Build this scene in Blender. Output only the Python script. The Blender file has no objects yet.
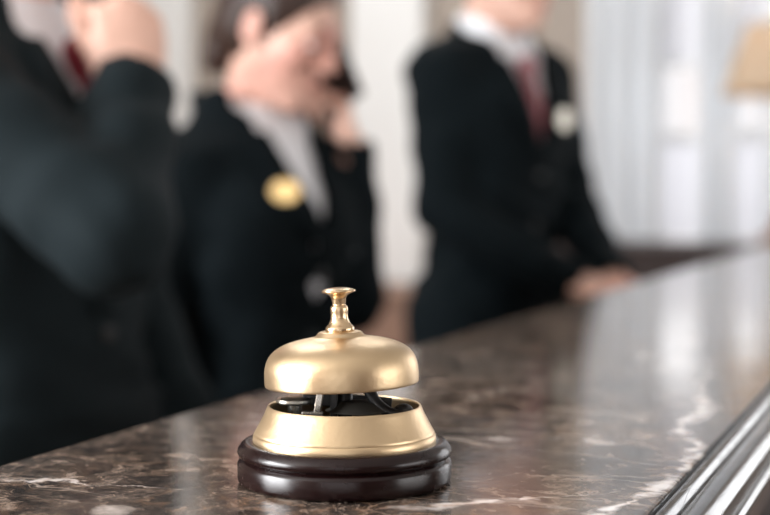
import bpy, bmesh, math, random
import numpy as np
from mathutils import Vector, Matrix

# ------------------------------------------------------------------ camera
# World axes: +Y runs along the reception counter, +X points from the staff
# side to the guests' side, Z up, floor at z = 0, counter top at z = 1.10.
SC = bpy.context.scene
COL = SC.collection
TOP = 1.10                       # counter top height
CAMZ = TOP + 0.1226
YAW = math.radians(21.7)
cam_d = bpy.data.cameras.new('camera')
cam = bpy.data.objects.new('camera', cam_d)
COL.objects.link(cam)
cam.location = (0, 0, CAMZ)
cam.rotation_euler = (math.radians(90 - 2.62), 0, YAW)
cam_d.sensor_width = 36
cam_d.lens = 66.3
cam_d.clip_start = 0.02
cam_d.dof.use_dof = True
cam_d.dof.focus_distance = 0.584
cam_d.dof.aperture_fstop = 5.5
SC.camera = cam

# ------------------------------------------------------------------ world + light
W = bpy.data.worlds.new('world')
SC.world = W
W.use_nodes = True
bg = W.node_tree.nodes['Background']
bg.inputs[0].default_value = (1.0, 0.97, 0.985, 1)
bg.inputs[1].default_value = 0.70


def area(name, loc, rot, sx, sy, power, col=(1, 1, 1)):
    d = bpy.data.lights.new(name, 'AREA')
    d.shape = 'RECTANGLE'
    d.size, d.size_y = sx, sy
    d.energy = power
    d.color = col
    o = bpy.data.objects.new(name, d)
    COL.objects.link(o)
    o.location = loc
    o.rotation_euler = rot
    return o


R90 = math.pi / 2
# daylight standing in the room's window openings
area('daylight_window_staff', (-3.36, -2.0, 1.85), (0, -R90, 0), 1.7, 2.7, 400, (0.97, 0.98, 1.0))
area('daylight_window_entrance', (1.2, -4.06, 1.7), (R90, 0, 0), 3.4, 2.0, 8, (1.0, 0.97, 0.95))
area('daylight_window_lobby', (5.06, 1.6, 1.75), (0, R90, 0), 2.1, 3.6, 58, (1.0, 0.98, 0.96))
area('daylight_window_back', (-0.55, 5.33, 1.9), (-R90, 0, 0), 1.2, 1.7, 5, (0.96, 0.98, 1.0))

for _x, _y in ((-2.45, 4.0), (-1.25, 4.0), (-1.85, 2.6)):        # added fill from unseen ceiling panels, brightens the back wall
    area('added_fill_light', (_x, _y, 3.165), (0, 0, 0), 0.52, 0.52, 7.5, (0.97, 0.99, 1.0))
area('daylight_window_back_lobby', (1.7, 5.06, 1.75), (-R90, 0, 0), 2.2, 1.9, 24, (0.97, 0.98, 1.0))

vs = SC.view_settings
vs.view_transform = 'Standard'
vs.look = 'None'
vs.gamma = 1
vs.use_curve_mapping = False
vs.exposure = 0.55

# ------------------------------------------------------------------ materials
MATS = {}


def mat(name, col, rough=0.5, metal=0.0, spec=0.5, noise=None, bump=None, sheen=0.0, coat=0.0,
        sss=0.0, rnoise=None):
    """Principled material; noise = (scale, second colour), bump = (scale, strength)."""
    if name in MATS:
        return MATS[name]
    m = bpy.data.materials.new(name)
    m.use_nodes = True
    nt = m.node_tree
    b = nt.nodes['Principled BSDF']
    b.inputs['Base Color'].default_value = (*col, 1)
    b.inputs['Roughness'].default_value = rough
    b.inputs['Metallic'].default_value = metal
    b.inputs['Specular IOR Level'].default_value = spec
    if sheen:
        b.inputs['Sheen Weight'].default_value = sheen
        b.inputs['Sheen Roughness'].default_value = 0.5
    if coat:
        b.inputs['Coat Weight'].default_value = coat
        b.inputs['Coat Roughness'].default_value = 0.08
    if sss:
        b.inputs['Subsurface Weight'].default_value = sss
        b.inputs['Subsurface Radius'].default_value = (0.012, 0.004, 0.002)
        b.inputs['Subsurface Scale'].default_value = 1.0
    tc = nt.nodes.new('ShaderNodeTexCoord')
    if noise:
        n = nt.nodes.new('ShaderNodeTexNoise')
        n.inputs['Scale'].default_value = noise[0]
        n.inputs['Detail'].default_value = 5
        nt.links.new(tc.outputs['Object'], n.inputs['Vector'])
        mx = nt.nodes.new('ShaderNodeMix')
        mx.data_type = 'RGBA'
        mx.inputs[6].default_value = (*col, 1)
        mx.inputs[7].default_value = (*noise[1], 1)
        nt.links.new(n.outputs['Fac'], mx.inputs[0])
        nt.links.new(mx.outputs[2], b.inputs['Base Color'])
    if rnoise:
        n = nt.nodes.new('ShaderNodeTexNoise')
        n.inputs['Scale'].default_value = rnoise[0]
        n.inputs['Detail'].default_value = 6
        nt.links.new(tc.outputs['Object'], n.inputs['Vector'])
        mr = nt.nodes.new('ShaderNodeMapRange')
        mr.inputs[1].default_value = 0.3
        mr.inputs[2].default_value = 0.7
        mr.inputs[3].default_value = rnoise[1]
        mr.inputs[4].default_value = rnoise[2]
        nt.links.new(n.outputs['Fac'], mr.inputs[0])
        nt.links.new(mr.outputs[0], b.inputs['Roughness'])
    if bump:
        n = nt.nodes.new('ShaderNodeTexNoise')
        n.inputs['Scale'].default_value = bump[0]
        n.inputs['Detail'].default_value = 4
        nt.links.new(tc.outputs['Object'], n.inputs['Vector'])
        bp = nt.nodes.new('ShaderNodeBump')
        bp.inputs['Strength'].default_value = bump[1]
        bp.inputs['Distance'].default_value = 0.002
        nt.links.new(n.outputs['Fac'], bp.inputs['Height'])
        nt.links.new(bp.outputs[0], b.inputs['Normal'])
    MATS[name] = m
    return m


def mix_mat(name, build):
    m = bpy.data.materials.new(name)
    m.use_nodes = True
    nt = m.node_tree
    nt.nodes.clear()
    out = nt.nodes.new('ShaderNodeOutputMaterial')
    nt.links.new(build(nt), out.inputs[0])
    MATS[name] = m
    return m


def sheer(nt_col, trans, name):
    def b(nt):
        d = nt.nodes.new('ShaderNodeBsdfDiffuse')
        d.inputs[0].default_value = (*nt_col, 1)
        t = nt.nodes.new('ShaderNodeBsdfTranslucent')
        t.inputs[0].default_value = (*nt_col, 1)
        m = nt.nodes.new('ShaderNodeMixShader')
        m.inputs[0].default_value = trans
        nt.links.new(d.outputs[0], m.inputs[1])
        nt.links.new(t.outputs[0], m.inputs[2])
        return m.outputs[0]
    return mix_mat(name, b)


def pane_build(nt):
    t = nt.nodes.new('ShaderNodeBsdfTransparent')
    g = nt.nodes.new('ShaderNodeBsdfGlossy')
    g.inputs['Roughness'].default_value = 0.02
    m = nt.nodes.new('ShaderNodeMixShader')
    m.inputs[0].default_value = 0.06
    nt.links.new(t.outputs[0], m.inputs[1])
    nt.links.new(g.outputs[0], m.inputs[2])
    return m.outputs[0]


M_PANE = mix_mat('window_glass', pane_build)
M_CURTAIN = sheer((0.86, 0.88, 0.90), 0.5, 'sheer_curtain')
M_BLIND = sheer((0.85, 0.85, 0.87), 0.5, 'blind_fabric')
M_FROST = sheer((0.82, 0.82, 0.84), 0.75, 'frosted_glass')
M_SHADE = sheer((0.66, 0.52, 0.385), 0.3, 'lamp_shade_linen')

M_WALL = mat('wall_paint_taupe', (0.37, 0.315, 0.27), 0.85, noise=(3, (0.41, 0.35, 0.30)), bump=(120, 0.1))
M_LOBBY = mat('lobby_wood_panelling', (0.10, 0.058, 0.038), 0.5, noise=(4, (0.14, 0.085, 0.055)))
M_CEIL = mat('ceiling_paint', (0.62, 0.60, 0.575), 0.9, noise=(2, (0.66, 0.64, 0.61)))
M_FLOOR = mat('floor_stone', (0.16, 0.13, 0.105), 0.35, noise=(6, (0.21, 0.175, 0.145)))
M_WHITE = mat('white_lacquer', (0.82, 0.82, 0.81), 0.45, noise=(5, (0.86, 0.86, 0.85)))
M_DARKWOOD = mat('dark_walnut', (0.016, 0.0065, 0.0045), 0.5, spec=0.3, noise=(9, (0.03, 0.012, 0.008)))
M_WOOD = mat('brown_wood', (0.21, 0.105, 0.065), 0.45, noise=(14, (0.30, 0.16, 0.10)))
M_PANEL = mat('counter_panel_wood', (0.05, 0.025, 0.017), 0.4, noise=(12, (0.085, 0.042, 0.027)))

M_BRASS = mat('satin_brass', (0.62, 0.46, 0.28), 0.36, metal=1.0, rnoise=(55, 0.33, 0.44),
              noise=(38, (0.69, 0.525, 0.335)), bump=(420, 0.06))
M_KNOB = mat('polished_brass', (0.72, 0.53, 0.33), 0.26, metal=1.0, rnoise=(160, 0.18, 0.32))
M_STEEL = mat('nickel_steel', (0.62, 0.60, 0.55), 0.28, metal=1.0, rnoise=(90, 0.2, 0.4))
M_IRON = mat('blackened_steel', (0.045, 0.045, 0.045), 0.42, metal=0.7, rnoise=(90, 0.3, 0.5))
M_BASE = mat('lacquered_mahogany', (0.005, 0.0017, 0.0018), 0.16, noise=(30, (0.012, 0.0036, 0.0036)),
             rnoise=(140, 0.18, 0.30), spec=0.36)
M_DUSTY = mat('bell_inside', (0.035, 0.032, 0.028), 0.6, metal=0.3, noise=(60, (0.06, 0.055, 0.045)))

M_SUIT = mat('black_wool', (0.0036, 0.0084, 0.0108), 0.85, spec=0.2, noise=(90, (0.006, 0.0122, 0.015)),
             bump=(500, 0.3))
M_SUIT2 = mat('near_black_wool', (0.0018, 0.0042, 0.0056), 0.88, spec=0.12, noise=(90, (0.003, 0.0062, 0.008)),
              bump=(500, 0.3))
M_SHIRT = mat('white_cotton', (0.78, 0.80, 0.84), 0.8, noise=(40, (0.83, 0.85, 0.89)))
M_TIE = mat('burgundy_silk', (0.13, 0.010, 0.018), 0.5, noise=(60, (0.19, 0.018, 0.028)))
M_TIE2 = mat('faded_red_silk', (0.22, 0.050, 0.065), 0.45, noise=(60, (0.31, 0.10, 0.115)))
M_HAIR = mat('dark_brown_hair', (0.022, 0.011, 0.008), 0.5, noise=(120, (0.045, 0.021, 0.014)), bump=(260, 0.5))
M_HAIR2 = mat('black_brown_hair', (0.014, 0.009, 0.007), 0.5, noise=(120, (0.03, 0.018, 0.012)), bump=(260, 0.5))
M_GOLD = mat('badge_gold', (0.80, 0.54, 0.22), 0.35, metal=0.6, noise=(80, (0.86, 0.62, 0.30)))
M_SILVER = mat('badge_silver', (0.72, 0.68, 0.58), 0.35, metal=0.4, noise=(80, (0.78, 0.74, 0.64)))
M_PHONE = mat('phone_black', (0.012, 0.012, 0.014), 0.3, noise=(50, (0.018, 0.018, 0.02)))
M_EYE = mat('eye_white', (0.75, 0.72, 0.70), 0.25, noise=(60, (0.80, 0.76, 0.74)))
M_IRIS = mat('eye_iris', (0.03, 0.018, 0.010), 0.2, noise=(300, (0.06, 0.035, 0.02)))
M_BUTTON = mat('suit_button', (0.035, 0.045, 0.055), 0.25, noise=(300, (0.05, 0.06, 0.07)))
M_DULL = mat('matte_button', (0.008, 0.010, 0.011), 0.6, noise=(300, (0.012, 0.014, 0.015)))
M_SHOE = mat('black_leather', (0.01, 0.01, 0.01), 0.25, noise=(40, (0.014, 0.014, 0.014)))
M_TIE.node_tree.nodes['Principled BSDF'].inputs['Specular IOR Level'].default_value = 0.3


def skin_material(name, base, red):
    m = mat(name, base, 0.5, sss=0.0, noise=(25, tuple(c * 1.05 for c in base)))
    nt = m.node_tree
    b = nt.nodes['Principled BSDF']
    at = nt.nodes.new('ShaderNodeAttribute')
    at.attribute_name = 'blush'
    src = b.inputs['Base Color'].links[0].from_socket
    mx = nt.nodes.new('ShaderNodeMix')
    mx.data_type = 'RGBA'
    nt.links.new(at.outputs['Fac'], mx.inputs[0])
    nt.links.new(src, mx.inputs[6])
    mx.inputs[7].default_value = (*red, 1)
    nt.links.new(mx.outputs[2], b.inputs['Base Color'])
    return m


M_SKIN = skin_material('skin', (0.72, 0.45, 0.355), (0.55, 0.17, 0.14))


def marble_material():
    m = bpy.data.materials.new('brown_marble')
    m.use_nodes = True
    nt = m.node_tree
    N = nt.nodes
    L = nt.links
    b = N['Principled BSDF']
    tc = N.new('ShaderNodeTexCoord')

    def node(t, **kw):
        n = N.new(t)
        for k, v in kw.items():
            setattr(n, k, v)
        return n

    def math_(op, a, b_=None, clamp=False):
        n = node('ShaderNodeMath', operation=op, use_clamp=clamp)
        for i, v in enumerate((a, b_)):
            if v is None:
                continue
            if isinstance(v, (int, float)):
                n.inputs[i].default_value = v
            else:
                L.new(v, n.inputs[i])
        return n.outputs[0]

    def noise(scale, detail=6, rough=0.55, vec=None, dist=0.0):
        n = node('ShaderNodeTexNoise')
        n.inputs['Scale'].default_value = scale
        n.inputs['Detail'].default_value = detail
        n.inputs['Roughness'].default_value = rough
        n.inputs['Distortion'].default_value = dist
        L.new(vec if vec is not None else tc.outputs['Object'], n.inputs['Vector'])
        return n

    def ramp(fac, stops):
        n = node('ShaderNodeValToRGB')
        e = n.color_ramp.elements
        e[0].position, e[0].color = stops[0][0], (*stops[0][1], 1)
        e[1].position, e[1].color = stops[-1][0], (*stops[-1][1], 1)
        for p, c in stops[1:-1]:
            q = e.new(p)
            q.color = (*c, 1)
        L.new(fac, n.inputs[0])
        return n.outputs[0]

    def mix(fac, a, b_):
        n = node('ShaderNodeMix', data_type='RGBA')
        if isinstance(fac, float):
            n.inputs[0].default_value = fac
        else:
            L.new(fac, n.inputs[0])
        for i, v in ((6, a), (7, b_)):
            if isinstance(v, tuple):
                n.inputs[i].default_value = (*v, 1)
            else:
                L.new(v, n.inputs[i])
        return n.outputs[2]

    def band(val, centre, width):
        """1 on the contour val == centre, falling to 0 at +-width"""
        d = math_('ABSOLUTE', math_('SUBTRACT', val, centre))
        return math_('SUBTRACT', 1.0, math_('DIVIDE', d, width), True)

    # brown breccia ground: warped clouds of dark, warm and grey brown, finely broken up
    warp = noise(14, 6, 0.65)
    wv = node('ShaderNodeVectorMath', operation='MULTIPLY_ADD')
    L.new(warp.outputs['Color'], wv.inputs[0])
    wv.inputs[1].default_value = (0.07, 0.07, 0.07)
    L.new(tc.outputs['Object'], wv.inputs[2])
    g1 = noise(62, 12, 0.76, wv.outputs[0], 0.4)
    base = ramp(g1.outputs['Fac'], [(0.38, (0.011, 0.007, 0.0055)), (0.46, (0.034, 0.022, 0.017)),
                                    (0.52, (0.105, 0.070, 0.050)), (0.575, (0.225, 0.160, 0.120)),
                                    (0.68, (0.48, 0.39, 0.33))])
    g2 = noise(9, 6, 0.6, wv.outputs[0])
    greyf = ramp(g2.outputs['Fac'], [(0.42, (0, 0, 0)), (0.60, (1, 1, 1))])
    base = mix(math_('MULTIPLY', greyf, 0.5), base, (0.060, 0.057, 0.055))
    # fine pale speckle and clasts
    g3 = noise(210, 8, 0.7, wv.outputs[0])
    sp = ramp(g3.outputs['Fac'], [(0.58, (0, 0, 0)), (0.68, (1, 1, 1))])
    base = mix(math_('MULTIPLY', sp, 0.75), base, (0.50, 0.39, 0.31))
    # crackle of rusty hairline veins
    vo = node('ShaderNodeTexVoronoi', feature='DISTANCE_TO_EDGE')
    vo.inputs['Scale'].default_value = 26
    L.new(wv.outputs[0], vo.inputs['Vector'])
    crack = math_('SUBTRACT', 1.0, math_('DIVIDE', vo.outputs['Distance'], 0.035), True)
    gate = ramp(noise(9, 3).outputs['Fac'], [(0.47, (0, 0, 0)), (0.60, (1, 1, 1))])
    base = mix(math_('MULTIPLY', math_('MULTIPLY', crack, gate), 0.6), base, (0.27, 0.155, 0.09))
    # thin long white veins: contours of stretched noise
    mp = node('ShaderNodeMapping')
    mp.inputs['Rotation'].default_value = (0, 0, math.radians(-24))
    mp.inputs['Scale'].default_value = (0.45, 1.9, 1)
    L.new(tc.outputs['Object'], mp.inputs['Vector'])
    v1 = noise(7.5, 5, 0.5, mp.outputs[0], 0.3)
    vein = band(v1.outputs['Fac'], 0.52, 0.0065)
    vein2 = band(v1.outputs['Fac'], 0.40, 0.010)
    vg = ramp(noise(6, 2).outputs['Fac'], [(0.40, (0, 0, 0)), (0.55, (1, 1, 1))])
    base = mix(math_('MULTIPLY', math_('MULTIPLY', math_('MAXIMUM', vein, vein2), vg), 0.75), base, (0.52, 0.44, 0.38))
    # finer net of pale hairlines
    v3 = noise(26, 4, 0.5, None, 0.8)
    hair_ = math_('MAXIMUM', band(v3.outputs['Fac'], 0.50, 0.010), band(v3.outputs['Fac'], 0.60, 0.008))
    hg = ramp(noise(12, 3).outputs['Fac'], [(0.46, (0, 0, 0)), (0.58, (1, 1, 1))])
    base = mix(math_('MULTIPLY', math_('MULTIPLY', hair_, hg), 0.7), base, (0.46, 0.36, 0.29))
    # scattered cream spots
    vs_ = node('ShaderNodeTexVoronoi')
    vs_.inputs['Scale'].default_value = 19
    L.new(wv.outputs[0], vs_.inputs['Vector'])
    spot = math_('SUBTRACT', 1.0, math_('DIVIDE', vs_.outputs['Distance'], 0.22), True)
    pick = math_('GREATER_THAN', node_sep(nt, vs_.outputs['Color']), 0.60)
    base = mix(math_('MULTIPLY', math_('MULTIPLY', spot, pick), 1.0), base, (0.74, 0.66, 0.60))
    # the broad cream vein running along the guests' side
    sx = node('ShaderNodeSeparateXYZ')
    L.new(tc.outputs['Object'], sx.inputs[0])
    fy = node('ShaderNodeFloatCurve')
    c = fy.mapping.curves[0]
    # curve over Y 0.40..1.60 -> X offset -0.30..-0.05 (both remapped to 0..1)
    pts = [(0.40, -0.150), (0.50, -0.132), (0.56, -0.122), (0.63, -0.112), (0.69, -0.118), (0.745, -0.136),
           (0.80, -0.131), (0.86, -0.142), (0.96, -0.156), (1.10, -0.170), (1.30, -0.165), (1.60, -0.18)]
    ptn = [((y - 0.40) / 1.2, (x + 0.30) / 0.25) for y, x in pts]
    while len(c.points) < len(ptn):
        c.points.new(0.5, 0.5)
    for p, (a_, b_) in zip(c.points, ptn):
        p.location = (a_, b_)
    fy.mapping.update()
    yn = math_('DIVIDE', math_('SUBTRACT', sx.outputs['Y'], 0.40), 1.2, True)
    L.new(yn, fy.inputs['Value'])
    xv = math_('SUBTRACT', math_('MULTIPLY', fy.outputs[0], 0.25), 0.2945)
    wob = math_('MULTIPLY', math_('SUBTRACT', noise(55, 6, 0.6).outputs['Fac'], 0.5), 0.020)
    dv = math_('ABSOLUTE', math_('ADD', math_('SUBTRACT', sx.outputs['X'], xv), wob))
    wid = math_('ADD', math_('MULTIPLY', math_('SUBTRACT', noise(30, 3).outputs['Fac'], 0.40), 0.030), 0.0012)
    wid = math_('MAXIMUM', wid, 0.0012)
    big = math_('SUBTRACT', 1.25, math_('DIVIDE', dv, wid), True)
    holes = ramp(noise(70, 4).outputs['Fac'], [(0.40, (0.08, 0.08, 0.08)), (0.52, (1, 1, 1))])
    fade = node('ShaderNodeMapRange')
    L.new(sx.outputs['Y'], fade.inputs[0])
    fade.inputs[1].default_value = 1.12
    fade.inputs[2].default_value = 0.84
    big = math_('MULTIPLY', math_('MULTIPLY', big, holes), fade.outputs[0])
    veincol = ramp(noise(60, 5).outputs['Fac'], [(0.32, (0.44, 0.31, 0.24)), (0.48, (0.74, 0.66, 0.61)),
                                                 (0.65, (0.84, 0.80, 0.78))])
    base = mix(big, base, veincol)
    # two shorter cream veins crossing in front of and left of the bell: Y = c + k X between two X limits
    for k_, c_, xa, xb, wmax, wobble in ((0.85, 0.678, -0.215, -0.112, 0.016, 0.024), (0.10, 0.540, -0.40, -0.275, 0.0028, 0.045),
                                         (0.42, 0.760, -0.33, -0.16, 0.0016, 0.03), (0.35, 0.93, -0.40, -0.18, 0.003, 0.06)):
        ln = math_('ADD', math_('MULTIPLY', sx.outputs['X'], k_), c_)
        wb = math_('MULTIPLY', math_('SUBTRACT', noise(28, 6, 0.6).outputs['Fac'], 0.5), wobble)
        dd = math_('ABSOLUTE', math_('ADD', math_('SUBTRACT', sx.outputs['Y'], ln), wb))
        wd = math_('MAXIMUM', math_('MULTIPLY', math_('SUBTRACT', noise(38, 4).outputs['Fac'], 0.44), wmax * 3.5), 0.0003)
        lo1 = node('ShaderNodeMapRange')
        L.new(sx.outputs['X'], lo1.inputs[0])
        lo1.inputs[1].default_value, lo1.inputs[2].default_value = xa, xa + 0.03
        lo2 = node('ShaderNodeMapRange')
        L.new(sx.outputs['X'], lo2.inputs[0])
        lo2.inputs[1].default_value, lo2.inputs[2].default_value = xb, xb - 0.03
        ff = math_('MULTIPLY', math_('SUBTRACT', 1.3, math_('DIVIDE', dd, wd), True), math_('MULTIPLY', lo1.outputs[0], lo2.outputs[0]))
        base = mix(math_('MULTIPLY', ff, holes), base, veincol)
    L.new(base, b.inputs['Base Color'])
    # polish, worn in places
    rn = noise(20, 6, 0.6)
    mr = node('ShaderNodeMapRange')
    L.new(rn.outputs['Fac'], mr.inputs[0])
    mr.inputs[1].default_value = 0.3
    mr.inputs[2].default_value = 0.7
    mr.inputs[3].default_value = 0.07
    mr.inputs[4].default_value = 0.15
    L.new(mr.outputs[0], b.inputs['Roughness'])
    b.inputs['Specular IOR Level'].default_value = 0.42
    bp = node('ShaderNodeBump')
    bp.inputs['Strength'].default_value = 0.08
    bp.inputs['Distance'].default_value = 0.0006
    L.new(noise(160, 5).outputs['Fac'], bp.inputs['Height'])
    L.new(bp.outputs[0], b.inputs['Normal'])
    MATS['brown_marble'] = m
    return m


def node_sep(nt, sock):
    n = nt.nodes.new('ShaderNodeSeparateColor')
    nt.links.new(sock, n.inputs[0])
    return n.outputs[0]


M_MARBLE = marble_material()


def moulding_material():
    m = mat('polished_dark_stone', (0.030, 0.033, 0.036), 0.12, noise=(30, (0.075, 0.078, 0.082)),
            rnoise=(60, 0.08, 0.22))
    nt = m.node_tree
    b = nt.nodes['Principled BSDF']
    b.inputs['Specular IOR Level'].default_value = 0.75
    tc = nt.nodes['Texture Coordinate']
    mp = nt.nodes.new('ShaderNodeMapping')
    mp.inputs['Scale'].default_value = (160, 22, 160)
    mp.inputs['Rotation'].default_value = (0.3, 0.5, 0.5)
    nt.links.new(tc.outputs['Object'], mp.inputs[0])
    vo = nt.nodes.new('ShaderNodeTexVoronoi')
    vo.feature = 'DISTANCE_TO_EDGE'
    vo.inputs['Scale'].default_value = 1.0
    nt.links.new(mp.outputs[0], vo.inputs['Vector'])
    mr = nt.nodes.new('ShaderNodeMapRange')
    nt.links.new(vo.outputs[0], mr.inputs[0])
    mr.inputs[2].default_value = 0.03
    bp = nt.nodes.new('ShaderNodeBump')
    bp.inputs['Strength'].default_value = 0.10
    bp.inputs['Distance'].default_value = 0.0004
    nt.links.new(mr.outputs[0], bp.inputs['Height'])
    nt.links.new(bp.outputs[0], b.inputs['Normal'])
    return m


M_MOULD = moulding_material()

# ------------------------------------------------------------------ object helpers


def tag(o, label=None, cat=None, group=None, kind=None):
    if label:
        o['label'] = label
    if cat:
        o['category'] = cat
    if group:
        o['group'] = group
    if kind:
        o['kind'] = kind
    return o


def empty(name, loc=(0, 0, 0), rz=0.0):
    o = bpy.data.objects.new(name, None)
    COL.objects.link(o)
    o.empty_display_size = 0.1
    o.location = loc
    o.rotation_euler = (0, 0, rz)
    return o


def mesh_obj(name, verts, faces, m, parent=None, smooth=False, loc=None):
    me = bpy.data.meshes.new(name)
    me.from_pydata([tuple(v) for v in verts], [], [tuple(f) for f in faces])
    me.materials.append(m)
    if smooth:
        me.polygons.foreach_set('use_smooth', [True] * len(me.polygons))
    me.update()
    o = bpy.data.objects.new(name, me)
    COL.objects.link(o)
    if parent is not None:
        o.parent = parent
    if loc is not None:
        o.location = loc
    return o


def bm_obj(name, bm, m, parent=None, smooth=False, loc=None, angle=None):
    bmesh.ops.recalc_face_normals(bm, faces=bm.faces)
    me = bpy.data.meshes.new(name)
    bm.to_mesh(me)
    bm.free()
    me.materials.append(m)
    if smooth:
        me.polygons.foreach_set('use_smooth', [True] * len(me.polygons))
        if angle is not None:
            me.set_sharp_from_angle(angle=math.radians(angle))
    o = bpy.data.objects.new(name, me)
    COL.objects.link(o)
    if parent is not None:
        o.parent = parent
    if loc is not None:
        o.location = loc
    return o


def add_box(bm, lo, hi, bevel=0.0):
    lo, hi = Vector(lo), Vector(hi)
    r = bmesh.ops.create_cube(bm, size=1.0)
    vs_ = r['verts']
    for v in vs_:
        v.co = Vector([lo[i] + (v.co[i] + 0.5) * (hi[i] - lo[i]) for i in range(3)])
    if bevel:
        es = list({e for v in vs_ for e in v.link_edges})
        bmesh.ops.bevel(bm, geom=es, offset=bevel, segments=2, affect='EDGES', profile=0.5)


def box(name, lo, hi, m, parent=None, bevel=0.0, loc=None):
    bm = bmesh.new()
    add_box(bm, lo, hi, bevel)
    return bm_obj(name, bm, m, parent, loc=loc)


def lathe(name, prof, m, parent=None, seg=96, closed=False, loc=None, angle=40, refine=1):
    """Revolve (r, z) profile about Z."""
    prof = [tuple(p) for p in prof]
    if refine > 1:
        prof = catmull(prof, refine)
    verts, faces = [], []
    rings = []
    for r, z in prof:
        if r < 1e-6:
            rings.append([len(verts)])
            verts.append((0, 0, z))
        else:
            rings.append(list(range(len(verts), len(verts) + seg)))
            for k in range(seg):
                a = 2 * math.pi * k / seg
                verts.append((r * math.cos(a), r * math.sin(a), z))
    pairs = list(zip(rings[:-1], rings[1:]))
    if closed:
        pairs.append((rings[-1], rings[0]))
    for A, B in pairs:
        if len(A) == 1 and len(B) == 1:
            continue
        for k in range(seg):
            k2 = (k + 1) % seg
            if len(A) == 1:
                faces.append((A[0], B[k], B[k2]))
            elif len(B) == 1:
                faces.append((A[k], A[k2], B[0]))
            else:
                faces.append((A[k], A[k2], B[k2], B[k]))
    bm = bmesh.new()
    bv = [bm.verts.new(v) for v in verts]
    for f in faces:
        bm.faces.new([bv[i] for i in f])
    return bm_obj(name, bm, m, parent, smooth=True, loc=loc, angle=angle)


def catmull(pts, n):
    out = []
    P = [np.array(p, float) for p in pts]
    for i in range(len(P) - 1):
        p0 = P[max(i - 1, 0)]
        p1, p2 = P[i], P[i + 1]
        p3 = P[min(i + 2, len(P) - 1)]
        for k in range(n):
            t = k / n
            out.append(tuple(0.5 * ((2 * p1) + (-p0 + p2) * t + (2 * p0 - 5 * p1 + 4 * p2 - p3) * t * t
                                    + (-p0 + 3 * p1 - 3 * p2 + p3) * t ** 3)))
    out.append(tuple(P[-1]))
    return out


def tube(name, path, rad, m, parent=None, seg=12, flat=None):
    """Swept tube along path; rad a number or list; flat = (w, t) for a strap section."""
    path = [Vector(p) for p in path]
    n = len(path)
    rads = rad if isinstance(rad, (list, tuple)) else [rad] * n
    verts, faces = [], []
    up = Vector((0, 0, 1))
    for i, p in enumerate(path):
        t = (path[min(i + 1, n - 1)] - path[max(i - 1, 0)]).normalized()
        s = t.cross(up)
        if s.length < 1e-4:
            s = t.cross(Vector((0, 1, 0)))
        s.normalize()
        u = s.cross(t).normalized()
        for k in range(seg):
            a = 2 * math.pi * k / seg
            if flat:
                verts.append(p + s * flat[0] * math.cos(a) + u * flat[1] * math.sin(a))
            else:
                verts.append(p + (s * math.cos(a) + u * math.sin(a)) * rads[i])
    for i in range(n - 1):
        for k in range(seg):
            k2 = (k + 1) % seg
            faces.append((i * seg + k, i * seg + k2, (i + 1) * seg + k2, (i + 1) * seg + k))
    faces.append(tuple(range(seg - 1, -1, -1)))
    faces.append(tuple(range((n - 1) * seg, n * seg)))
    bm = bmesh.new()
    bv = [bm.verts.new(v) for v in verts]
    for f in faces:
        bm.faces.new([bv[i] for i in f])
    return bm_obj(name, bm, m, parent, smooth=True, angle=50)


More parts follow.
